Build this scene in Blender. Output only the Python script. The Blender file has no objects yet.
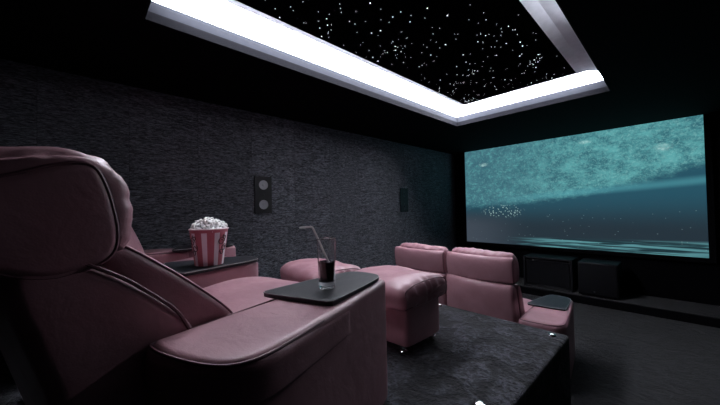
import bpy, bmesh, math, random
from mathutils import Vector, Matrix, noise
random.seed(7)
S = bpy.context.scene
COL = S.collection
PI = math.pi

# ------------------------------------------------------------------ camera, world, exposure
EYE = Vector((0, 0, 1.58))
F_PX = 299.0
yaw, pitch, roll = math.radians(46.7), math.radians(1.1), math.radians(1.15)
fwd = Vector((-math.sin(yaw), math.cos(yaw), 0))
rgt = Vector((math.cos(yaw), math.sin(yaw), 0))
up = Vector((0, 0, 1))
f2 = fwd * math.cos(pitch) + up * math.sin(pitch)
u2 = up * math.cos(pitch) - fwd * math.sin(pitch)
r3 = rgt * math.cos(roll) - u2 * math.sin(roll)
u3 = u2 * math.cos(roll) + rgt * math.sin(roll)
cd = bpy.data.cameras.new('camera')
cd.sensor_width = 36
cd.lens = F_PX / 720 * 36
cd.clip_start = 0.02
cam = bpy.data.objects.new('camera', cd)
COL.objects.link(cam)
m = Matrix((r3, u3, -f2)).transposed().to_4x4()
m.translation = EYE
cam.matrix_world = m
S.camera = cam
w = bpy.data.worlds.new('world')
S.world = w
w.use_nodes = True
w.node_tree.nodes['Background'].inputs[0].default_value = (0.02, 0.022, 0.03, 1)
w.node_tree.nodes['Background'].inputs[1].default_value = 0.05
S.view_settings.view_transform = 'Standard'
S.view_settings.look = 'None'
S.view_settings.gamma = 1
S.view_settings.use_curve_mapping = False
S.view_settings.exposure = 0.0
LED = 37.0          # luminous cove band strength
SCREEN = 1.0        # projected picture strength

# ------------------------------------------------------------------ material helpers
class NT:
    def __init__(s, name):
        s.m = bpy.data.materials.new(name)
        s.m.use_nodes = True
        s.t = s.m.node_tree
        s.b = s.t.nodes['Principled BSDF']
        s.out = s.t.nodes['Material Output']
    def n(s, typ, **kw):
        x = s.t.nodes.new(typ)
        for k, v in kw.items():
            setattr(x, k, v)
        return x
    def set(s, sock, v):
        if isinstance(v, bpy.types.NodeSocket):
            s.t.links.new(v, sock)
        elif isinstance(v, (tuple, list)) and len(v) == 3 and sock.type == 'RGBA':
            sock.default_value = (*v, 1)
        else:
            sock.default_value = v
    def math(s, op, a, b=0.0, c=0.0, clamp=False):
        x = s.n('ShaderNodeMath', operation=op)
        x.use_clamp = clamp
        for i, v in enumerate((a, b, c)):
            s.set(x.inputs[i], v)
        return x.outputs[0]
    def mix(s, fac, a, b, mode='MIX'):
        x = s.n('ShaderNodeMix', data_type='RGBA', blend_type=mode)
        s.set(x.inputs[0], fac); s.set(x.inputs[6], a); s.set(x.inputs[7], b)
        return x.outputs[2]
    def step(s, v, a, b):
        x = s.n('ShaderNodeMapRange', interpolation_type='SMOOTHSTEP')
        s.set(x.inputs[0], v); x.inputs[1].default_value = a; x.inputs[2].default_value = b
        return x.outputs[0]
    def coord(s, which='Object', scale=(1, 1, 1), loc=(0, 0, 0)):
        c = s.n('ShaderNodeTexCoord')
        mp = s.n('ShaderNodeMapping')
        s.t.links.new(c.outputs[which], mp.inputs[0])
        mp.inputs['Scale'].default_value = scale
        mp.inputs['Location'].default_value = loc
        return mp.outputs[0]
    def noise(s, vec, scale, detail=3, rough=0.5, dist=0.0):
        x = s.n('ShaderNodeTexNoise')
        s.set(x.inputs['Vector'], vec)
        x.inputs['Scale'].default_value = scale; x.inputs['Detail'].default_value = detail
        x.inputs['Roughness'].default_value = rough; x.inputs['Distortion'].default_value = dist
        return x.outputs[0]
    def voronoi(s, vec, scale, feature='F1'):
        x = s.n('ShaderNodeTexVoronoi', feature=feature)
        s.set(x.inputs['Vector'], vec); x.inputs['Scale'].default_value = scale
        return x.outputs[0]
    def bump(s, h, strength=0.3, dist=0.01):
        x = s.n('ShaderNodeBump')
        s.set(x.inputs['Height'], h)
        x.inputs['Strength'].default_value = strength; x.inputs['Distance'].default_value = dist
        s.t.links.new(x.outputs[0], s.b.inputs['Normal'])
    def pr(s, color=None, rough=0.5, metal=0.0, spec=0.5, **kw):
        if color is not None: s.set(s.b.inputs['Base Color'], color)
        s.set(s.b.inputs['Roughness'], rough); s.set(s.b.inputs['Metallic'], metal)
        s.set(s.b.inputs['Specular IOR Level'], spec)
        for k, v in kw.items(): s.set(s.b.inputs[k], v)
        return s.m

def leather(name, base, dark):
    t = NT(name)
    v = t.coord()
    n1 = t.noise(v, 5, 3)
    c = t.mix(t.step(n1, .35, .7), dark, base)
    g = t.voronoi(v, 260, 'SMOOTH_F1')
    n2 = t.noise(v, 9, 4, .55, .4)
    h = t.math('ADD', t.math('MULTIPLY', g, .05), t.math('MULTIPLY', n2, .9))
    t.bump(h, .35, .012)
    r = t.math('MULTIPLY_ADD', t.noise(v, 30, 2), .2, .32)
    return t.pr(c, r, spec=.45)

def plain(name, col, rough=.5, metal=0., spec=.5, bump=None, **kw):
    t = NT(name)
    v = t.coord()
    c = t.mix(t.noise(v, 14, 3), tuple(x * .82 for x in col), tuple(min(1, x * 1.12) for x in col))
    if bump: t.bump(t.noise(v, bump[0], 3), bump[1], .004)
    return t.pr(c, rough, metal, spec, **kw)

M = {}
M['leather'] = leather('mauve_leather', (.41, .218, .252), (.345, .175, .205))
M['piping'] = plain('piping_leather', (.15, .06, .08), .5, bump=(300, .2))
M['stitch'] = plain('stitch_thread', (.42, .24, .28), .7, bump=(300, .2))
M['chrome'] = plain('chrome', (.75, .75, .78), .12, 1.0)
M['black_plastic'] = plain('black_plastic', (.012, .012, .014), .45, bump=(200, .1))
M['paint_black'] = plain('matt_black_paint', (.0035, .0035, .0045), .9, spec=.06, bump=(90, .2))
M['white_paint'] = plain('white_cove_paint', (.84, .85, .90), .8, spec=.2, bump=(60, .05))
M['grey_paint'] = plain('grey_trim_paint', (.009, .009, .0115), .8, spec=.06, bump=(60, .05))
M['lip_paint'] = plain('pale_lip_paint', (.034, .036, .044), .8, spec=.1, bump=(60, .05))
M['star_panel'] = plain('black_star_felt', (.0012, .0012, .0016), 1.0, spec=.0, bump=(300, .3))
M['frame_velvet'] = plain('black_velvet', (.004, .004, .005), .95, spec=.1, bump=(300, .3))
M['straw'] = plain('white_straw', (.92, .92, .9), .4)
M['popcorn'] = plain('popcorn_flesh', (.93, .91, .88), .75, bump=(120, .4))
M['scroll'] = plain('dark_print', (.05, .035, .035), .5)
M['bucket_rim'] = plain('paper_rim', (.75, .6, .6), .6)

def emis(name, col, strength):
    t = NT(name)
    t.pr((0, 0, 0), .5)
    t.set(t.b.inputs['Emission Color'], col); t.set(t.b.inputs['Emission Strength'], strength)
    return t.m
M['led'] = emis('led_strip', (.86, .89, 1.0), LED)
M['led_side'] = emis('led_strip_side', (.86, .89, 1.0), LED * .36)
M['star'] = emis('star_point', (.9, .95, 1.0), 2.6)
M['step_led'] = emis('step_light_lens', (.95, .97, 1.0), 1.2)

def tray_mat():
    t = NT('black_stained_wood')
    v = t.coord(scale=(14, 2, 14))
    n = t.noise(v, 6, 5, .6, .6)
    c = t.mix(t.step(n, .3, .75), (.006, .0065, .009), (.018, .019, .024))
    t.bump(n, .15, .003)
    return t.pr(c, t.math('MULTIPLY_ADD', n, .25, .34), spec=.28)
M['tray'] = tray_mat()
M['tray_edge'] = plain('tray_edge', (.20, .20, .21), .3)

def carpet_mat(name, a, b):
    t = NT(name)
    v = t.coord()
    n1 = t.noise(v, 5.5, 4, .6, 1.2)
    n2 = t.noise(v, 150, 3, .7)
    n3 = t.noise(v, 38, 3, .7, .6)
    f = t.math('MULTIPLY', t.step(n1, .40, .64), t.step(n3, .35, .68))
    c = t.mix(f, a, b)
    c = t.mix(t.math('MULTIPLY', t.step(n2, .3, .7), .55), c, tuple(x * .25 for x in a))
    h = t.math('ADD', t.math('MULTIPLY', n1, 1.6), t.math('ADD', t.math('MULTIPLY', n2, .5), n3))
    t.bump(h, .9, .02)
    t.b.inputs['Sheen Weight'].default_value = .15
    return t.pr(c, .95, spec=.1)
M['carpet'] = carpet_mat('charcoal_carpet', (.009, .0095, .012), (.11, .115, .14))
M['carpet_low'] = carpet_mat('charcoal_floor_carpet', (.006, .006, .0075), (.024, .025, .030))

M['stage'] = carpet_mat('black_stage_carpet', (.004, .004, .005), (.012, .012, .015))

def wall_mat():
    t = NT('ribbed_slate_wallpaper')
    v = t.coord()
    sep = t.n('ShaderNodeSeparateXYZ'); t.t.links.new(v, sep.inputs[0])
    y, z = sep.outputs[1], sep.outputs[2]
    panel = t.math('FLOOR', t.math('MULTIPLY', t.math('ADD', y, .25), 1.65))
    comb = t.n('ShaderNodeCombineXYZ')
    t.set(comb.inputs[0], t.math('MULTIPLY', panel, 7.31))
    t.set(comb.inputs[1], t.math('MULTIPLY', y, 2.3)); t.set(comb.inputs[2], t.math('MULTIPLY', z, 19.0))
    n = t.noise(comb.outputs[0], 11, 6, .7, .5)
    n_big = t.noise(comb.outputs[0], 3.2, 4, .6, .4)
    s = t.math('ADD', t.math('MULTIPLY', n, .75), t.math('MULTIPLY', n_big, .25))
    c = t.mix(t.step(s, .42, .64), (.035, .036, .043), (.56, .58, .66))
    wn = t.n('ShaderNodeTexWhiteNoise', noise_dimensions='1D'); t.set(wn.inputs['W'], t.math('ADD', panel, .5))
    c = t.mix(t.math('MULTIPLY', wn.outputs[0], .35), c, (.05, .05, .06))
    fr = t.math('FRACT', t.math('MULTIPLY', t.math('ADD', y, .25), 1.65))
    seam = t.math('LESS_THAN', fr, .006)
    c = t.mix(t.math('MULTIPLY', seam, .6), c, (.01, .01, .013))
    t.bump(s, 1.0, .03)
    return t.pr(c, .55, spec=.35)
M['wall'] = wall_mat()

def screen_mat():
    t = NT('projected_picture')
    c = t.n('ShaderNodeTexCoord')
    sep = t.n('ShaderNodeSeparateXYZ'); t.t.links.new(c.outputs['UV'], sep.inputs[0])
    u, v = sep.outputs[0], sep.outputs[1]
    def sc(a, b, w_=0.):
        mp = t.n('ShaderNodeMapping'); t.t.links.new(c.outputs['UV'], mp.inputs[0])
        mp.inputs['Scale'].default_value = (a, b, 1); mp.inputs['Location'].default_value = (w_, w_, 0)
        return mp.outputs[0]
    wav = t.math('MULTIPLY', t.math('SUBTRACT', t.noise(sc(14, 14), 1.6, 7, .72), .5), .17)
    vb = t.math('MULTIPLY_ADD', t.math('POWER', u, 2.2), .27, .40)
    d_b = t.math('SUBTRACT', t.math('ADD', v, wav), vb)
    vl = t.math('MULTIPLY_ADD', u, .12, .42)
    d_l = t.math('SUBTRACT', v, vl)
    # upper water: teal clouds and foam
    n1 = t.noise(sc(13, 9), 1.0, 10, .80, .15)
    n2 = t.noise(sc(30, 20, 3.3), 1.3, 8, .80, .1)
    n3 = t.noise(sc(110, 64, 5.1), 1.0, 4, .7, .6)
    teal = t.mix(t.step(n1, .36, .64), (.030, .130, .165), (.110, .385, .40))
    teal = t.mix(t.math('MULTIPLY', t.step(n3, .48, .66), .6), teal, (.20, .48, .48))
    teal = t.mix(t.math('MULTIPLY', t.step(n2, .58, .76), .5), teal, (.28, .54, .54))
    left_grey = t.math('MULTIPLY', t.step(n2, .35, .55), t.math('SUBTRACT', 1.0, t.step(u, .1, .75)))
    teal = t.mix(t.math('MULTIPLY', left_grey, .8), teal, (.045, .125, .17))
    # middle water
    mid = t.mix(t.step(v, .16, .50), (.018, .032, .045), (.020, .085, .125))
    mid = t.mix(t.math('MULTIPLY', t.math('SUBTRACT', 1.0, t.step(u, .0, .40)), t.math('SUBTRACT', 1.0, t.step(v, .16, .38))), mid, (.050, .066, .088))
    col = t.mix(t.step(d_b, -.05, .035), mid, teal)
    # bright current line
    ln = t.math('MULTIPLY', t.step(d_l, -.045, .0), t.math('SUBTRACT', 1.0, t.step(d_l, .0, .05)))
    col = t.mix(t.math('MULTIPLY', t.math('MULTIPLY', ln, .40), t.step(u, .1, .6)), col, (.10, .40, .46))
    # rippled sea bed, lower right
    dx = t.math('SUBTRACT', v, t.math('MULTIPLY_ADD', u, .05, .055))
    bed = t.math('MULTIPLY', t.math('SUBTRACT', 1.0, t.step(dx, -.02, .015)), t.step(u, .2, .5))
    rp = t.noise(sc(3.5, 46), 1.0, 3, .6, .9)
    bedc = t.mix(t.step(rp, .42, .62), (.012, .035, .045), (.10, .28, .31))
    col = t.mix(bed, col, bedc)
    # drifting specks
    vor = t.voronoi(sc(46, 26), 1.0)
    sp = t.math('LESS_THAN', vor, .085)
    low = t.math('SUBTRACT', 1.0, t.step(v, .30, .42))
    col = t.mix(t.math('MULTIPLY', t.math('MULTIPLY', sp, low), .30), col, (.4, .55, .55))
    # bubble swarm at left
    bx = t.math('DIVIDE', t.math('SUBTRACT', u, .22), .13)
    by = t.math('DIVIDE', t.math('SUBTRACT', v, .335), .075)
    r2 = t.math('ADD', t.math('MULTIPLY', bx, bx), t.math('MULTIPLY', by, by))
    vb2 = t.math('LESS_THAN', t.voronoi(sc(95, 54, 1.7), 1.0), .28)
    sw = t.math('MULTIPLY', vb2, t.math('SUBTRACT', 1.0, t.step(r2, .3, 1.1)))
    col = t.mix(t.math('MULTIPLY', sw, .75), col, (.42, .62, .62))
    # pale foam patches
    for (pu, pv, ru, rv) in ((.885, .80, .05, .055), (.12, .83, .05, .04), (.62, .92, .05, .03)):
        bx = t.math('DIVIDE', t.math('SUBTRACT', u, pu), ru); by = t.math('DIVIDE', t.math('SUBTRACT', v, pv), rv)
        r2 = t.math('ADD', t.math('ADD', t.math('MULTIPLY', bx, bx), t.math('MULTIPLY', by, by)), t.math('MULTIPLY_ADD', n3, 1.6, n2))
        col = t.mix(t.math('MULTIPLY', t.math('SUBTRACT', 1.0, t.step(r2, 1.0, 1.7)), .7), col, (.45, .72, .70))
    t.pr((.01, .01, .01), .7, spec=.1)
    t.set(t.b.inputs['Emission Color'], col); t.b.inputs['Emission Strength'].default_value = SCREEN
    return t.m
M['screen'] = screen_mat()

def bucket_mat():
    t = NT('striped_card')
    c = t.n('ShaderNodeTexCoord')
    sep = t.n('ShaderNodeSeparateXYZ'); t.t.links.new(c.outputs['Object'], sep.inputs[0])
    ang = t.math('ARCTAN2', sep.outputs[1], sep.outputs[0])
    k = t.math('FRACT', t.math('MULTIPLY_ADD', ang, 9 / (2 * PI), .02))
    band = t.math('MULTIPLY', t.step(k, .0, .03), t.math('SUBTRACT', 1.0, t.step(k, .43, .46)))
    zz = t.math('LESS_THAN', sep.outputs[2], .192)
    band = t.math('MULTIPLY', band, zz)
    n = t.noise(c.outputs['Object'], 20, 3)
    red = t.mix(n, (.40, .11, .14), (.48, .15, .18))
    col = t.mix(band, red, (.74, .70, .74))
    return t.pr(col, .45)
M['bucket'] = bucket_mat()

def glass_mat():
    t = NT('clear_glass')
    v = t.coord()
    t.bump(t.noise(v, 8, 2), .02, .002)
    return t.pr((1, 1, 1), .02, spec=.5, **{'Transmission Weight': 1.0, 'IOR': 1.45})
M['glass'] = glass_mat()
def cola_mat():
    t = NT('dark_cola')
    v = t.coord()
    c = t.mix(t.noise(v, 30, 2), (.012, .004, .006), (.03, .010, .012))
    return t.pr(c, .08, spec=.5)
M['cola'] = cola_mat()

# ------------------------------------------------------------------ object helpers
def link(o, parent=None):
    COL.objects.link(o)
    if parent: o.parent = parent
    return o
def obj(name, bm, mat, parent=None, smooth=True, angle=40):
    me = bpy.data.meshes.new(name)
    bmesh.ops.recalc_face_normals(bm, faces=bm.faces[:])
    bm.to_mesh(me); bm.free()
    if isinstance(mat, (list, tuple)):
        for x in mat: me.materials.append(x)
    else: me.materials.append(mat)
    if smooth:
        me.shade_smooth()
        try: me.set_sharp_from_angle(angle=math.radians(angle))
        except Exception: pass
    return link(bpy.data.objects.new(name, me), parent)
def thing(name, label, cat, loc=(0, 0, 0), rotz=0, group=None):
    o = bpy.data.objects.new(name, None)
    o.empty_display_size = .1
    link(o); o.location = loc; o.rotation_euler = (0, 0, rotz)
    o['label'] = label; o['category'] = cat
    if group: o['group'] = group
    return o
def tag(o, label, cat, group=None, kind=None):
    o['label'] = label; o['category'] = cat
    if group: o['group'] = group
    if kind: o['kind'] = kind
    return o
def struct(name, bm, mat, smooth=False):
    o = obj(name, bm, mat, None, smooth); o['kind'] = 'structure'
    return o

def box(bm, a, b, bevel=0., seg=2, mi=0):
    a, b = Vector(a), Vector(b)
    r = bmesh.ops.create_cube(bm, size=1)
    vs = r['verts']
    for v in vs:
        v.co = Vector(((a[i] + b[i]) / 2 + v.co[i] * (b[i] - a[i]) for i in range(3)))
    if bevel > 0:
        es = list({e for v in vs for e in v.link_edges})
        bmesh.ops.bevel(bm, geom=es, offset=bevel, segments=seg, profile=.5, affect='EDGES')
    return bm
def boxm(a, b, bevel=0., seg=2):
    return box(bmesh.new(), a, b, bevel, seg)

def tube(bm, pts, r, n=8, closed=False, cap=True):
    pts = [Vector(p) for p in pts]
    N = len(pts)
    rings = []
    prev = None
    for i, p in enumerate(pts):
        if closed: d = pts[(i + 1) % N] - pts[i - 1]
        else: d = pts[min(i + 1, N - 1)] - pts[max(i - 1, 0)]
        d.normalize()
        if prev is None:
            a = Vector((0, 0, 1)) if abs(d.z) < .9 else Vector((1, 0, 0))
            n1 = d.cross(a).normalized()
        else:
            n1 = (prev - d * prev.dot(d)).normalized()
        prev = n1
        n2 = d.cross(n1)
        rr = r(i / max(1, N - 1)) if callable(r) else r
        rings.append([bm.verts.new(p + (n1 * math.cos(k * 2 * PI / n) + n2 * math.sin(k * 2 * PI / n)) * rr) for k in range(n)])
    for i in range(N if closed else N - 1):
        A, B = rings[i], rings[(i + 1) % N]
        for k in range(n):
            bm.faces.new((A[k], A[(k + 1) % n], B[(k + 1) % n], B[k]))
    if not closed and cap:
        bm.faces.new(rings[0][::-1]); bm.faces.new(rings[-1])
    return bm
def lathe(bm, prof, n=32, c=(0, 0, 0)):
    rings = []
    for r, z in prof:
        if r < 1e-5: rings.append([bm.verts.new((c[0], c[1], c[2] + z))])
        else: rings.append([bm.verts.new((c[0] + r * math.cos(2 * PI * k / n), c[1] + r * math.sin(2 * PI * k / n), c[2] + z)) for k in range(n)])
    for A, B in zip(rings, rings[1:]):
        for k in range(n):
            k2 = (k + 1) % n
            if len(A) == 1 and len(B) == 1: continue
            if len(A) == 1: bm.faces.new((A[0], B[k2], B[k]))
            elif len(B) == 1: bm.faces.new((A[k], A[k2], B[0]))
            else: bm.faces.new((A[k], A[k2], B[k2], B[k]))
    return bm

def chaikin(p, it=2):
    for _ in range(it):
        q = []
        for i in range(len(p)):
            a, b = p[i], p[(i + 1) % len(p)]
            q.append((a[0] * .75 + b[0] * .25, a[1] * .75 + b[1] * .25))
            q.append((a[0] * .25 + b[0] * .75, a[1] * .25 + b[1] * .75))
        p = q
    return p
def resample(p, n):
    L = [0]
    for i in range(len(p)):
        a, b = p[i], p[(i + 1) % len(p)]
        L.append(L[-1] + math.hypot(b[0] - a[0], b[1] - a[1]))
    out = []
    j = 0
    for k in range(n):
        s = L[-1] * k / n
        while L[j + 1] < s: j += 1
        a, b = p[j], p[(j + 1) % len(p)]
        t = (s - L[j]) / max(1e-9, L[j + 1] - L[j])
        out.append((a[0] + (b[0] - a[0]) * t, a[1] + (b[1] - a[1]) * t))
    return out
def offset(p, d):
    n = len(p)
    area = sum(p[i][0] * p[(i + 1) % n][1] - p[(i + 1) % n][0] * p[i][1] for i in range(n))
    s = 1 if area > 0 else -1
    out = []
    for i in range(n):
        a, b = p[i - 1], p[(i + 1) % n]
        dx, dy = b[0] - a[0], b[1] - a[1]
        l = math.hypot(dx, dy) or 1
        out.append((p[i][0] - dy / l * d * s, p[i][1] + dx / l * d * s))
    return out
def centroid(p):
    return (sum(q[0] for q in p) / len(p), sum(q[1] for q in p) / len(p))

def loft(prof, hw, rad, nx=26, n=72, it=2, fn=None, capfac=.6):
    """side profile (y, z) swept across x from -hw to hw, ends rounded by rad; fn(x, y, z) -> (x, y, z)"""
    bm = bmesh.new()
    p0 = resample(chaikin(prof, it), n)
    secs = []
    m_ = 6
    for k in range(m_ + 1):
        a = PI / 2 * k / m_
        secs.append((-hw + rad * (1 - math.sin(a)), rad * (1 - math.cos(a)) if False else rad * (1 - math.cos(PI / 2 - a))))
    # build list: from the left end inward
    secs = [(-hw + rad * (1 - math.cos(PI / 2 * k / m_)), rad * (1 - math.sin(PI / 2 * k / m_))) for k in range(m_ + 1)]
    mid = [(-hw + rad + (2 * hw - 2 * rad) * k / nx, 0) for k in range(1, nx)]
    secs = secs + mid + [(-x, o) for x, o in secs[::-1]]
    rings = []
    for x, o in secs:
        q = offset(p0, o) if o > 0 else p0
        rings.append([bm.verts.new((x, a, b)) for a, b in q])
    for A, B in zip(rings, rings[1:]):
        for k in range(n):
            bm.faces.new((A[k], A[(k + 1) % n], B[(k + 1) % n], B[k]))
    for ring in (rings[0], rings[-1]):
        c = centroid([(v.co.y, v.co.z) for v in ring])
        x = ring[0].co.x
        last = ring
        for s in (.66, .33):
            nr = [bm.verts.new((x, c[0] + (v.co.y - c[0]) * s, c[1] + (v.co.z - c[1]) * s)) for v in ring]
            for k in range(n): bm.faces.new((last[k], last[(k + 1) % n], nr[(k + 1) % n], nr[k]))
            last = nr
        cv = bm.verts.new((x, c[0], c[1]))
        for k in range(n): bm.faces.new((last[k], last[(k + 1) % n], cv))
    if fn:
        for v in bm.verts: v.co = Vector(fn(*v.co))
    return bm

def slab(outline, z0, z1, rt=.03, rb=.01, crown=0., it=2, n=64, fn=None, bm=None):
    """plan outline (x, y) raised from z0 to z1 with rounded top and bottom edges"""
    bm = bm or bmesh.new()
    new = []
    p0 = resample(chaikin(outline, it), n)
    lv = []
    m_ = 5
    if rb > 0: lv += [(z0 + rb * (1 - math.sin(PI / 2 * k / m_)), rb * (1 - math.cos(PI / 2 * k / m_))) for k in range(m_, 0, -1)]
    nz = 6
    for k in range(nz + 1): lv.append((z0 + rb + (z1 - rt - z0 - rb) * k / nz, 0))
    if rt > 0: lv += [(z1 - rt * (1 - math.sin(PI / 2 * k / m_)), rt * (1 - math.cos(PI / 2 * k / m_))) for k in range(1, m_ + 1)]
    rings = []
    for z, o in lv:
        q = offset(p0, o) if o > 0 else p0
        rings.append([bm.verts.new((a, b, z)) for a, b in q])
    for r in rings: new += r
    for A, B in zip(rings, rings[1:]):
        for k in range(n): bm.faces.new((A[k], A[(k + 1) % n], B[(k + 1) % n], B[k]))
    bm.faces.new(rings[0][::-1])
    last = top = rings[-1]
    c = centroid([(v.co.x, v.co.y) for v in top])
    for s in (.9, .75, .55, .35, .15):
        nr = [bm.verts.new((c[0] + (v.co.x - c[0]) * s, c[1] + (v.co.y - c[1]) * s, z1 + crown * (1 - s * s))) for v in top]
        new += nr
        for k in range(n): bm.faces.new((last[k], last[(k + 1) % n], nr[(k + 1) % n], nr[k]))
        last = nr
    bm.faces.new(last)
    if fn:
        for v in new: v.co = Vector(fn(*v.co))
    return bm

def crease(x, y, z, amp, fx=18., seed=0.):
    return amp * noise.noise(Vector((x * fx + seed, y * 5, z * 5 + seed)))

# ------------------------------------------------------------------ room (low floor at z 0)
XL, XR, YB, YF, ZC = -3.61, .62, -1.6, 6.5, 1.58 + 1.229
PX, PY, PZ = -.547, 2.52, .66            # riser: right edge, front edge, top
CX0, CX1, CY0, CY1 = -2.279, -.470, .31, 4.225    # ceiling opening
T = .15
struct('floor', boxm((XL - T, YB - T, -T), (XR + T, YF + T, 0)), M['carpet_low'])
struct('wall_left', boxm((XL - T, YB, 0), (XL, YF, ZC)), M['wall'])
struct('wall_right', boxm((XR, YB, 0), (XR + T, YF, ZC)), M['paint_black'])
struct('wall_back', boxm((XL - T, YB - T, 0), (XR + T, YB, ZC)), M['paint_black'])
struct('wall_front', boxm((XL - T, YF, 0), (XR + T, YF + T, ZC)), M['paint_black'])
bm = bmesh.new()
CT = .058
for a, b in (((XL - T, YB - T), (CX0 - .012, YF + T)), ((CX1 + .012, YB - T), (XR + T, YF + T)),
             ((CX0 - .012, YB - T), (CX1 + .012, CY0 - .012)), ((CX0 - .012, CY1 + .012), (CX1 + .012, YF + T))):
    box(bm, (*a, ZC), (*b, ZC + CT - .002))
struct('ceiling', bm, M['paint_black'])
o = struct('trim_riser', boxm((XL, YB, 0), (PX, PY, PZ - .004), .02, 3), M['carpet'])
# shaggy carpet top of the riser: displaced grid
bm = bmesh.new()
nxg, nyg = 230, 300
vs = []
for i in range(nxg + 1):
    row = []
    for j in range(nyg + 1):
        x = XL + (PX - .004 - XL) * i / nxg; y = YB + (PY - .004 - YB) * j / nyg
        e = min(PX - x, PY - y)
        h = .007 * noise.noise(Vector((x * 9, y * 9, 0))) + .005 * noise.noise(Vector((x * 45, y * 45, 3)))
        z = PZ - .004 + h if e > .03 else PZ - .014
        row.append(bm.verts.new((x, y, z)))
    vs.append(row)
for i in range(nxg):
    for j in range(nyg):
        bm.faces.new((vs[i][j], vs[i + 1][j], vs[i + 1][j + 1], vs[i][j + 1]))
o = obj('riser_carpet', bm, M['carpet'], None, True, 180); o['kind'] = 'structure'
# low stage in front of the screen wall
struct('trim_stage', boxm((XL, 5.81, 0), (XR, YF, .12), .012, 2), M['stage'])
struct('trim_stage_edge', boxm((XL, 5.795, .0), (XR, 5.81, .112), .004, 1), M['paint_black'])

# ceiling opening: grey trim, pale lip, hidden light channel, white cove ring, star panel
def ring(bm, ex0, z0, ex1, z1):
    """band between the opening grown by ex0 at z0 and by ex1 at z1"""
    def corners(e, z):
        return [bm.verts.new((x, y, ZC + z)) for x, y in ((CX0 - e, CY0 - e), (CX1 + e, CY0 - e), (CX1 + e, CY1 + e), (CX0 - e, CY1 + e))]
    A, B = corners(ex0, z0), corners(ex1, z1)
    for k in range(4): bm.faces.new((A[k], A[(k + 1) % 4], B[(k + 1) % 4], B[k]))
def hollow(profile):
    bm = bmesh.new()
    n = len(profile)
    for i in range(n):
        a, b = profile[i], profile[(i + 1) % n]
        ring(bm, a[0], a[1], b[0], b[1])
    bmesh.ops.remove_doubles(bm, verts=bm.verts[:], dist=1e-5)
    return bm
struct('trim_coffer_edge', hollow([(0, -.003), (0, .056), (.012, .056), (.012, -.003)]), M['grey_paint'])
struct('trim_coffer_lip', hollow([(.006, .058), (.006, .135), (.016, .135), (.016, .07), (.13, .07), (.13, .058)]), M['lip_paint'])
struct('trim_coffer_cove', hollow([(.13, .07), (.13, .20), (-.17, .222), (-.25, .204), (-.25, .245), (.15, .245), (.15, .07)]), M['white_paint'])
# backlit white band on two sides of the opening (left, front), mitred at the corners
bm = bmesh.new()
def band(side):
    pts = []
    for e, z in ((.125, .1985), (-.17, .2205), (-.17, .2215), (.125, .1995)):
        x0, x1, y0, y1 = CX0 - e, CX1 + e, CY0 - e, CY1 + e
        a, b = {'left': ((x0, y0), (x0, y1)), 'front': ((x0, y1), (x1, y1)), 'back': ((x1, y0), (x0, y0))}[side]
        pts.append((Vector((*a, ZC + z)), Vector((*b, ZC + z))))
    N = 16
    vv = [[bm.verts.new(p[0].lerp(p[1], k / N)) for p in pts] for k in range(N + 1)]
    for k in range(N):
        for q in range(4): bm.faces.new((vv[k][q], vv[k][(q + 1) % 4], vv[k + 1][(q + 1) % 4], vv[k + 1][q]))
    bm.faces.new(vv[0]); bm.faces.new(vv[N][::-1])
for sd in ('left', 'front'): band(sd)
# right side: the strip stands upright behind the lip and shines across the opening
led = obj('cove_light', bm, M['led'], None, False)
obj('side_strip', boxm((CX1 + .115, 1.25, ZC + .085), (CX1 + .125, 2.7, ZC + .19)), M['led_side'], led, False)
tag(led, 'bright white luminous band along the edges of the ceiling opening', 'cove light')

star = thing('star_ceiling_panel', 'black ceiling panel dotted with tiny white star lights inside lit cove', 'ceiling panel',
             ((CX0 + CX1) / 2, (CY0 + CY1) / 2, ZC + .208))
sx, sy = (CX1 - CX0) / 2 - .25, (CY1 - CY0) / 2 - .25
obj('panel', boxm((-sx - .004, -sy - .004, .0), (sx + .004, sy + .004, .02)), M['star_panel'], star, False)
stars = []
clusters = [(-sx + .12, sy - .12, .10, 16), (sx - .25, sy - .6, .10, 12), (-sx + .35, sy - .75, .12, 10), (-.1, sy - .9, .12, 12), (.35, .3, .15, 14), (-.3, -.2, .16, 14)]
for _ in range(270): stars.append((random.uniform(-sx + .03, sx - .03), random.uniform(-sy + .03, sy - .03)))
for cx, cy, r, n in clusters:
    for _ in range(n):
        stars.append((max(-sx + .02, min(sx - .02, random.gauss(cx, r * .6))), max(-sy + .02, min(sy - .02, random.gauss(cy, r * .6)))))
sizes = sorted([(.0020 + .0030 * random.random() ** 4) for _ in stars], reverse=True)
random.shuffle(stars)
small = bmesh.new()
def dot(bm, x, y, r):
    lathe(bm, [(r, 0), (r * .7, -r * .5), (0, -r * .7)], 8, (x, y, 0))
for i, ((x, y), r) in enumerate(zip(stars, sizes)):
    if i < 100:
        b = bmesh.new(); dot(b, 0, 0, r)
        s_ = obj('star_light', b, M['star'], star); s_.location = (x, y, 0)
    else: dot(small, x, y, r)
s_ = obj('star_lights', small, M['star'], star); s_['kind'] = 'stuff'

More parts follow.
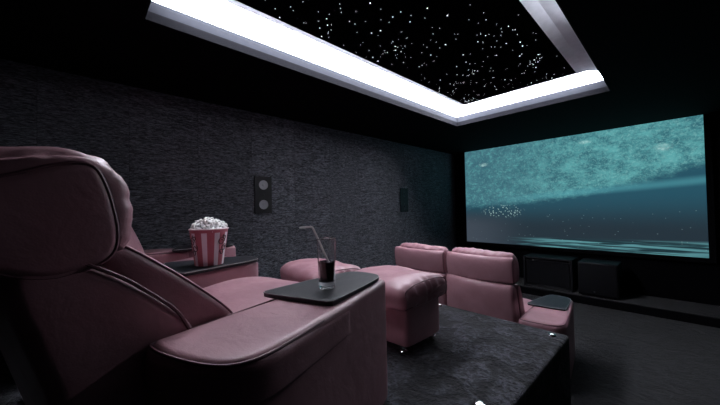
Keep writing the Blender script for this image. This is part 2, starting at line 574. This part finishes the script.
# ------------------------------------------------------------------ screen
SX0, SX1, SZ0, SZ1 = -.5135 * 6.44, .044 * 6.44, 1.58 - .1240 * 6.44, 1.58 + .1925 * 6.44
scr = thing('projection_screen', 'large wide screen showing a teal underwater picture on black front wall', 'screen', ((SX0 + SX1) / 2, YF, (SZ0 + SZ1) / 2))
hw_, hh_ = (SX1 - SX0) / 2, (SZ1 - SZ0) / 2
bm = bmesh.new()
q = [bm.verts.new(p) for p in ((-hw_, -.06, -hh_), (hw_, -.06, -hh_), (hw_, -.06, hh_), (-hw_, -.06, hh_))]
q2 = [bm.verts.new((v.co.x, -.05, v.co.z)) for v in q]
fa = bm.faces.new(q); uvl = bm.loops.layers.uv.new('UVMap')
for l in fa.loops: l[uvl].uv = ((l.vert.co.x + hw_) / (2 * hw_), (l.vert.co.z + hh_) / (2 * hh_))
bm.faces.new(q2[::-1])
for k in range(4): bm.faces.new((q[k], q2[k], q2[(k + 1) % 4], q[(k + 1) % 4]))
obj('screen_surface', bm, M['screen'], scr, False)
bm = bmesh.new()
fw = .07
top_w = min(fw, ZC - SZ1 - .004)
box(bm, (-hw_ - fw, -.075, -hh_ - fw), (hw_ + fw, -.001, -hh_), .004)
box(bm, (-hw_ - fw, -.075, hh_), (hw_ + fw, -.001, hh_ + max(.01, top_w)), .002)
box(bm, (-hw_ - fw, -.075, -hh_), (-hw_, -.001, hh_), .004)
box(bm, (hw_, -.075, -hh_), (hw_ + fw, -.001, hh_), .004)
obj('frame', bm, M['frame_velvet'], scr, False)

# ------------------------------------------------------------------ boxes on the stage
M['sub_body'] = plain('satin_black_cabinet', (.010, .010, .012), .5, spec=.3, bump=(150, .1))
M['grille'] = plain('black_grille_cloth', (.007, .007, .009), .85, spec=.2, bump=(600, .5))
sub = thing('subwoofer', 'black cube subwoofer with a small round badge, on the ledge below the screen', 'speaker', (-.885, 6.08, .12))
obj('cabinet', boxm((-.25, -.22, .02), (.25, .22, .53), .012, 3), M['sub_body'], sub)
obj('grille', boxm((-.235, -.238, .035), (.235, -.219, .515), .008, 2), M['grille'], sub)
b = bmesh.new(); lathe(b, [(0, .004), (.012, .004), (.013, 0), (0, 0)], 16)
o = obj('badge', b, M['chrome'], sub); o.rotation_euler = (PI / 2, 0, 0); o.location = (-.04, -.238, .085)
for x in (-.2, .2):
    for y in (-.17, .17):
        b = bmesh.new(); lathe(b, [(0, 0), (.02, 0), (.02, .021), (0, .021)], 16, (x, y, 0)); obj('foot', b, M['black_plastic'], sub)
cab = thing('media_cabinet', 'wide black open-fronted cabinet left of the subwoofer below the screen', 'cabinet', (-1.585, 6.12, .12))
bm = bmesh.new()
W, D, Hh = .37, .22, .535
box(bm, (-W, -D, 0), (-W + .03, D, Hh), .005); box(bm, (W - .03, -D, 0), (W, D, Hh), .005)
box(bm, (-W + .03, -D, Hh - .03), (W - .03, D, Hh), .005); box(bm, (-W + .03, -D, 0), (W - .03, D, .03), .005)
box(bm, (-W + .03, D - .02, .03), (W - .03, D, Hh - .03))
obj('cabinet_body', bm, M['sub_body'], cab, False)
obj('front_grille', boxm((-W + .045, -D + .02, .05), (W - .045, -D + .04, Hh - .075), .004), M['grille'], cab, False)
obj('top_bar', boxm((-W + .03, -D + .005, Hh - .07), (W - .03, -D + .03, Hh - .055), .003), M['sub_body'], cab, False)
obj('bottom_bar', boxm((-W + .03, -D + .005, .035), (W - .03, -D + .03, .048), .003), M['sub_body'], cab, False)

# ------------------------------------------------------------------ wall speakers
M['cone'] = plain('silver_cone', (.62, .62, .66), .35, .2)
M['cone_dark'] = plain('dark_cone', (.03, .03, .035), .4, .2)
def wall_speaker(y, z, hy, hz, label, mat):
    t = thing('wall_speaker', label, 'speaker', (XL, y, z), 0, 'speakers set into the textured wall')
    obj('faceplate', boxm((.0, -hy, -hz), (.014, hy, hz), .004), M['black_plastic'], t, False)
    for s in (-1, 1):
        b = bmesh.new()
        r = hy * .46
        lathe(b, [(r * 1.12, .0), (r * 1.12, .006), (r, .007), (r * .92, .002), (r * .4, -.0), (r * .36, .008), (r * .2, .013), (0, .014)], 28)
        o = obj('woofer', b, mat, t); o.rotation_euler = (0, PI / 2, 0); o.location = (.0145, 0, s * hz * .53)
    b = bmesh.new()
    lathe(b, [(.016, .0), (.016, .003), (.008, .006), (0, .007)], 16)
    o = obj('tweeter', b, M['cone_dark'], t); o.rotation_euler = (0, PI / 2, 0); o.location = (.0142, 0, 0)
wall_speaker(1.71, 1.775, .115, .235, 'black twin-cone speaker in the textured wall, right of the popcorn, two silver cones', M['cone'])
wall_speaker(4.566, 1.72, .115, .23, 'dark twin-cone speaker in the textured wall above the front recliners', M['cone_dark'])

# ------------------------------------------------------------------ recliners
def tray_outline(sgn):
    return [(sgn * x, y) for x, y in ((.305, .060), (.33, .052), (.58, .092), (.615, .098), (.618, .125), (.585, .46), (.56, .53), (.49, .552), (.41, .548), (.365, .50), (.30, .09))]
def add_tray(parent, outl, z):
    t = obj('tray_table', slab(outl, z, z + .019, .003, .003, 0., 2, 72), M['tray'], parent, True, 30)
    p = [(a, b, z + .0165) for a, b in offset(resample(chaikin(outl, 2), 72), -.0005)]
    obj('edge_band', tube(bmesh.new(), p, .0022, 6, True), M['tray_edge'], t)
def arm_parts(parent, outl, pad_out, z=.585):
    """outl: whole plan outline of the arm; pad_out: outline of the padded rear part"""
    a = obj('armrest', slab(outl, .03, z - .002, .022, .02, 0., 2, 96,
            fn=lambda x, y, zz: (x, y, zz + crease(x, y, zz, .002, 8))), M['leather'], parent, True, 70)
    p = obj('armrest_pad', slab(pad_out, z - .115, z - .008, .030, .008, .007, 2, 96,
            fn=lambda x, y, zz: (x + crease(x, y, zz, .003, 9), y, zz + crease(x, y, zz, .003, 9, 4))), M['leather'], parent, True, 70)
    rr = resample(chaikin(pad_out, 2), 96)
    q = [(a_, b_, z - .012) for a_, b_ in offset(rr, .030)]
    obj('piping', tube(bmesh.new(), [(a_, b_, z - .0125) for a_, b_ in offset(rr, .012)], .0042, 6, True), M['piping'], p)
    obj('lower_piping', tube(bmesh.new(), [(a_, b_, z - .112) for a_, b_ in offset(rr, .014)], .0045, 6, True), M['piping'], p)
    return a
def side_arm(parent, sgn, tray=True):
    outl = [(sgn * x, y) for x, y in ((.37, -.33), (.395, -.375), (.63, -.340), (.700, -.26), (.66, .08), (.600, .50), (.575, .56), (.50, .575), (.40, .57), (.365, .53))]
    pad = [(sgn * x, y) for x, y in ((.355, -.33), (.385, -.385), (.63, -.350), (.706, -.27), (.689, -.10), (.652, .15), (.645, .18), (.62, .185), (.35, .18), (.335, .16))]
    arm_parts(parent, outl, pad)
    if tray: add_tray(parent, tray_outline(sgn), .583)

def make_recliner(label, loc, rz, reclined, arms, group):
    t = thing('recliner', label, 'recliner', loc, rz, group)
    L = M['leather']
    # seat
    sp = [(-.30, .06), (-.32, .30), (-.28, .46), (-.05, .505), (.20, .545), (.40, .55), (.52, .50), (.565, .38), (.56, .12), (.50, .06)]
    def sf(x, y, z):
        k = max(0, (z - .3) / .25)
        return (x, y, z - .05 * k * (abs(x) / .36) ** 4 + crease(x, y, z, .006, 6) * k)
    obj('seat', loft(sp, .357 if reclined else .342, .05, fn=sf), L, t, True, 80)
    if reclined:
        cush = [(-.06, .46), (-.10, .57), (-.25, .715), (-.40, .83), (-.47, .865), (-.52, .83), (-.45, .74), (-.33, .60), (-.24, .48), (-.2, .42), (-.12, .42)]
        shell = [(-.20, .48), (-.27, .62), (-.40, .745), (-.525, .825), (-.60, .84), (-.635, .78), (-.58, .60), (-.50, .30), (-.47, .06), (-.37, .06), (-.30, .30)]
        pad = [(-0.742, 1.0), (-0.722, 1.045), (-0.622, 1.068), (-0.562, 1.086), (-0.482, 1.085), (-0.427, 1.05), (-0.397, .96), (-0.394, .88), (-0.417, .81), (-0.482, .83), (-0.602, .90), (-0.702, .95)]
        hsh = [(-0.762, .96), (-0.742, .975), (-0.632, 1.0), (-0.542, 1.042), (-0.485, 1.045), (-0.462, 1.005), (-0.444, .94), (-0.432, .86), (-0.445, .81), (-0.492, .785), (-0.582, .77), (-0.702, .84), (-0.762, .90)]
        hw, curve = .372, .02
    else:
        cush = [(-.12, .42), (-.14, .56), (-.20, .72), (-.25, .84), (-.30, .86), (-.33, .82), (-.30, .70), (-.26, .5), (-.24, .42)]
        shell = [(-.26, .42), (-.29, .60), (-.32, .78), (-.35, .865), (-.415, .87), (-.44, .83), (-.43, .62), (-.385, .30), (-.36, .06), (-.28, .06), (-.26, .25)]
        pad = [(-.375, 1.08), (-.365, 1.13), (-.31, 1.155), (-.245, 1.13), (-.20, 1.04), (-.20, .90), (-.24, .84), (-.30, .85), (-.34, .95)]
        hsh = [(-.345, 1.06), (-.375, 1.105), (-.42, 1.10), (-.435, 1.04), (-.42, .92), (-.41, .865), (-.36, .86), (-.325, .90), (-.325, 1.0)]
        hw, curve = .335, .07
    def cf(x, y, z):
        k = (abs(x) / .36) ** 2
        return (x, y + .03 * k + crease(x, y, z, .008, 5), z + crease(x, y, z, .005, 12, 2))
    bk = obj('backrest', loft(cush, .352, .035, fn=cf), L, t, True, 80)
    cp = offset(resample(chaikin(cush, 2), 70), .010)
    for s in (-1, 1):
        obj('piping', tube(bmesh.new(), [cf(s * .343, a, b) for a, b in cp], .0035, 6, True), M['piping'], bk)
    def shf(x, y, z):
        k = (abs(x) / .36) ** 2
        flare = 1 + (.04 * max(0, min(1, (.86 - z) / .3)) if not reclined else 0)
        return (x * flare, y + curve * .9 * k + crease(x, y, z, .004, 6, 5), z - (.0 if reclined else .012 * (x / .35)))
    sh = obj('back_shell', loft(shell, hw, .03, fn=shf), L, t, True, 80)
    # seam along the upper edge of the shell on both sides
    for s in (-1, 1):
        pts = [(s * (hw - .002) if reclined else s * hw * .99, yy + curve * .9 * (hw / .36) ** 2, zz) for yy, zz in
               (((-.25, .53), (-.30, .64), (-.42, .752), (-.51, .812), (-.57, .822)) if reclined else ((-.30, .62), (-.325, .76), (-.35, .84)))]
        pp = []
        for i in range(len(pts) - 1):
            for k in range(6): pp.append(Vector(pts[i]).lerp(Vector(pts[i + 1]), k / 6))
        for r_ in range(3): pp = [pp[0]] + [(pp[i - 1] + pp[i] * 2 + pp[i + 1]) / 4 for i in range(1, len(pp) - 1)] + [pp[-1]]
        obj('side_seam', tube(bmesh.new(), pp, .005, 6), M['piping'], sh)
    def pf(x, y, z):
        k = (abs(x) / .36) ** 2
        rnd = max(0, abs(x) / hw - .45) / .55
        zz = z - (.035 if reclined else .03) * rnd ** 3 * max(0, (z - .9) / .15)
        gather = .009 * math.sin(x * 75 + 3 * noise.noise(Vector((x * 6, z * 6, 1)))) * max(0, min(1, (z - .93) / .08))
        if reclined:
            gather *= 2.4
            an = math.atan2(z - .93, y + .60)
            side = max(0, min(1, (abs(x) - .26) / .08)) * max(0, min(1, (an + .9) / .4)) * max(0, min(1, (2.6 - an) / .5))
            gs = .0095 * side * noise.noise(Vector((an * 7.5, x * 6, 3.3)))
            y += gs * math.cos(an); z += gs * math.sin(an)
        n_ = noise.noise(Vector((x * 9, y * 9, z * 9)))
        return (x, y + curve * k + gather * .4, zz + gather * .55 * abs(n_) * 2 + crease(x, y, z, .012, 8))
    hr = obj('headrest', loft(pad, hw - .002 if reclined else hw - .01, .045, nx=90, n=170, fn=pf), L, t, True, 80)
    def hf(x, y, z):
        k = (abs(x) / .36) ** 2
        return (x, y + curve * k, z + crease(x, y, z, .004, 6))
    obj('headrest_shell', loft(hsh, hw + .004, .025, fn=hf), L, hr, True, 80)
    # piping round the side of the headrest shell
    prof = offset(resample(chaikin(hsh, 2), 60), .006)
    for s in (-1, 1):
        x = s * (hw + .004 - .008)
        obj('piping', tube(bmesh.new(), [(x, a + curve * (abs(x) / .36) ** 2, b) for a, b in prof], .0045, 6, True), M['piping'], hr)
    for s in arms: side_arm(t, s)
    for x in (-.3, .3):
        for y in (-.25, .4):
            b = bmesh.new(); lathe(b, [(0, 0), (.022, 0), (.022, .065), (0, .065)], 16, (x, y, 0)); obj('foot', b, M['black_plastic'], t)
    return t
A = math.radians(12.7)
near = make_recliner('nearest pink leather recliner on the riser, popcorn and cola on its side trays', (-1.406, .40, PZ), A, True, [1], 'recliners on the raised back row')
# wedge arm in the middle of the back row, belongs to the near recliner
def to_local(x, y):
    dx, dy = x + 1.406, y - .40
    return (dx * math.cos(A) + dy * math.sin(A), -dx * math.sin(A) + dy * math.cos(A))
mid = [(-1.70, .06), (-1.74, .0), (-2.25, .0), (-2.29, .06), (-2.17, .50), (-2.10, .85), (-2.07, .885), (-1.94, .885), (-1.90, .85), (-1.81, .50)]
midp = [(-1.69, .05), (-1.74, -.01), (-2.25, -.01), (-2.31, .05), (-2.235, .33), (-2.20, .365), (-2.0, .37), (-1.80, .365), (-1.765, .33)]
midt = [(-1.775, .38), (-2.225, .38), (-2.235, .42), (-2.13, .80), (-2.09, .87), (-2.0, .88), (-1.92, .87), (-1.885, .84), (-1.765, .42)]
arm_parts(near, [to_local(*p) for p in mid], [to_local(*p) for p in midp])
add_tray(near, [to_local(*p) for p in midt], .583)
far = make_recliner('pink leather recliner against the textured wall on the riser, mostly hidden behind the nearest one', (-2.63, .45, PZ), -A, False, [-1], 'recliners on the raised back row')
for ch in far.children:
    if ch.name.startswith('headrest'): ch.location.y = -.075
    if ch.name.startswith('back_shell'): ch.location.y = -.025
make_recliner('pink leather recliner of the front row seen from behind, grey tray on its right arm', (-1.36, 3.20, 0), math.radians(-.5), False, [1], 'recliners in the front row')
make_recliner('pink leather recliner of the front row seen from behind, nearest the left wall', (-2.07, 3.20, 0), math.radians(.5), False, [-1], 'recliners in the front row')

# ------------------------------------------------------------------ ottomans
def ottoman(label, loc, rz, hx, hy):
    t = thing('footstool', label, 'footstool', loc, rz, 'footstools in front of the back-row recliners')
    a_, c_, e_ = hx - .03, hy - .05, .03
    body = slab([(-a_ + e_, -c_), (a_ - e_, -c_), (a_, -c_ + e_), (a_, c_ - e_), (a_ - e_, c_), (-a_ + e_, c_), (-a_, c_ - e_), (-a_, -c_ + e_)], .06, .32, .01, .015, 0, 3, 120)
    obj('base', body, M['leather'], t, True, 60)
    prof = [(-hy, .33), (-hy - .01, .40), (-hy + .04, .455), (0, .475), (hy - .04, .46), (hy + .015, .40), (hy, .31), (hy - .06, .29), (-hy + .06, .29), (-hy, .28)]
    def fn(x, y, z):
        e = max(0, abs(x) / hx - .7) / .3
        g = .012 * math.sin(y * 80 + 4 * noise.noise(Vector((x * 8, y * 8, 2)))) * e ** 2
        return (x + g * .6 * (1 if x > 0 else -1), y + crease(x, y, z, .01, 7), z - .03 * e ** 2 * max(0, (z - .3) / .15) + crease(x, y, z, .014, 8, 3) + g * .5)
    c = obj('cushion', loft(prof, hx, .05, nx=60, n=90, fn=fn), M['leather'], t, True, 80)
    for s in (-1, 1):
        p = [(s * (hx - .012), a, b) for a, b in offset(resample(chaikin(prof, 2), 60), .022)]
        obj('piping', tube(bmesh.new(), p, .004, 6, True), M['piping'], c)
    for x in (-hx + .09, hx - .09):
        for y in (-hy + .09, hy - .09):
            b = bmesh.new()
            lathe(b, [(0, 0), (.020, 0), (.024, .008), (.024, .024), (.014, .032), (.010, .062), (0, .062)], 20, (x, y, 0)); obj('foot', b, M['chrome'], t)
ottoman('pink leather footstool with chrome feet in front of the nearest recliner', (-1.41, 1.64, PZ), 0, .298, .25)
ottoman('pink leather footstool behind the cola glass, nearer the textured wall', (-2.11, 1.50, PZ), -.1, .33, .23)

# ------------------------------------------------------------------ step lights on the riser
def step_light(x, y, label):
    t = thing('step_light', label, 'step light', (x, y, PZ - .006), 0, 'step lights along the riser edge')
    b = bmesh.new(); lathe(b, [(0, 0), (.026, 0), (.026, .010), (.022, .015), (.013, .016)], 24); obj('bezel', b, M['chrome'], t)
    b = bmesh.new(); lathe(b, [(.013, .0155), (.008, .018), (0, .019)], 20); obj('lens', b, M['step_led'], t)
step_light(-1.545, 2.45, 'small round step light on the riser front edge behind the front recliners')
step_light(-.63, 2.42, 'small round step light at the front right corner of the riser')
step_light(-.651, 1.35, 'small round step light on the riser side edge, nearest the camera')

# ------------------------------------------------------------------ things on the trays
TZ = PZ + .602
def drink(name, label, x, y, rz, hgt, r, straw_pts, bendy=True):
    t = thing(name, label, 'drink', (x, y, TZ), rz)
    b = bmesh.new()
    rb, ti = r * .80, .0022
    lathe(b, [(0, 0), (rb * .94, 0), (rb, .004), (rb + (r - rb) * .15, .022), (r, hgt - .002), (r - ti * .5, hgt), (r - ti, hgt - .002), (rb + (r - rb) * .13 - ti, .031), (rb - ti * 3, .025), (0, .0245)], 48)
    obj('glass', b, M['glass'], t, True, 12)
    b = bmesh.new()
    f = .53
    ra = rb + (r - rb) * .14 - ti - .0006; rt_ = rb + (r - rb) * f - ti - .0006
    lathe(b, [(0, .0255), (ra - .003, .0262), (ra, .032), (rt_, hgt * f), (rt_ - .002, hgt * f - .0012), (0, hgt * f - .0012)], 40)
    obj('cola', b, M['cola'], t, True, 12)
    b = bmesh.new()
    tube(b, straw_pts, .0042, 10); obj('straw', b, M['straw'], t)
yawc = yaw
# local x axis of the drink = image right, so the straw leans left
drink('glass_of_cola', 'tall glass of dark cola with white bent straw on the front tray', -.985, .735, yawc, .198, .0395,
      [(.024, 0, .066), (-.006, 0, .134), (-.0335, .0, .197), (-.053, .0, .240), (-.056, .0, .244), (-.061, 0, .246), (-.108, 0, .243)])
drink('glass_of_cola', 'dark glass with bent straw half hidden behind the popcorn bucket, near the wall', -2.95, .80, yawc, .17, .04,
      [(.0, 0, .04), (-.006, 0, .15), (-.012, .0, .21), (-.018, .0, .222), (-.05, 0, .238)])

pb = thing('popcorn_bucket', 'red and white striped popcorn bucket on the middle tray', 'bucket', (-1.945, .575, TZ), 0)
b = bmesh.new()
lathe(b, [(0, 0.004), (.073, .004), (.075, 0), (.078, .0), (.106, .212), (.1045, .212), (.0765, .008), (0, .008)], 64)
obj('cup', b, M['bucket'], pb, True, 35)
b = bmesh.new()
tube(b, [(.107 * math.cos(k * PI / 32), .107 * math.sin(k * PI / 32), .213) for k in range(64)], .0035, 8, True)
obj('rim', b, M['bucket_rim'], pb)
# printed scrolls on two sides of the bucket
va = math.atan2(-.61, 1.935)            # direction from bucket to the eye
for k, da in enumerate((-.98, .86)):
    b = bmesh.new()
    def on(s, z):
        r = .078 + .028 * z / .212 + .0012
        a = va + da + s
        return (r * math.cos(a), r * math.sin(a), z)
    for (cz, c0, rr, turns, ph) in ((.14, -.10, .026, 1.3, 0), (.105, .10, .022, -1.2, 1), (.165, .12, .016, 1.2, 2), (.075, -.05, .018, -1.1, 3)):
        pts = []
        for i in range(26):
            a = ph + turns * 2 * PI * i / 25; q = rr * (1 - .65 * i / 25)
            pts.append(on(c0 + q * math.cos(a) / .1, cz + q * math.sin(a)))
        tube(b, pts, .0022, 5)
    obj('printed_scroll', b, M['scroll'], pb)

def popcorn():
    bm = bmesh.new()
    rnd = random.Random(3)
    for _ in range(150):
        a = rnd.uniform(0, 2 * PI); rr = .090 * math.sqrt(rnd.random())
        z = .195 + .056 * (1 - (rr / .105) ** 2) + rnd.uniform(-.018, .018)
        c = Vector((rr * math.cos(a), rr * math.sin(a), z))
        for k in range(rnd.randint(3, 5)):
            d = Vector((rnd.gauss(0, 1), rnd.gauss(0, 1), rnd.gauss(0, 1))).normalized() * .010
            r = rnd.uniform(.007, .0135)
            q = bmesh.ops.create_icosphere(bm, subdivisions=2, radius=r)
            sd = rnd.random() * 50
            for v in q['verts']:
                n_ = noise.noise(v.co * 160 + Vector((sd, 0, 0)))
                v.co = v.co * (1 + .3 * n_) + c + d
    return bm
o = obj('popcorn', popcorn(), M['popcorn'])
o.location = pb.location
tag(o, 'heap of white popcorn filling the striped bucket', 'popcorn', None, 'stuff')
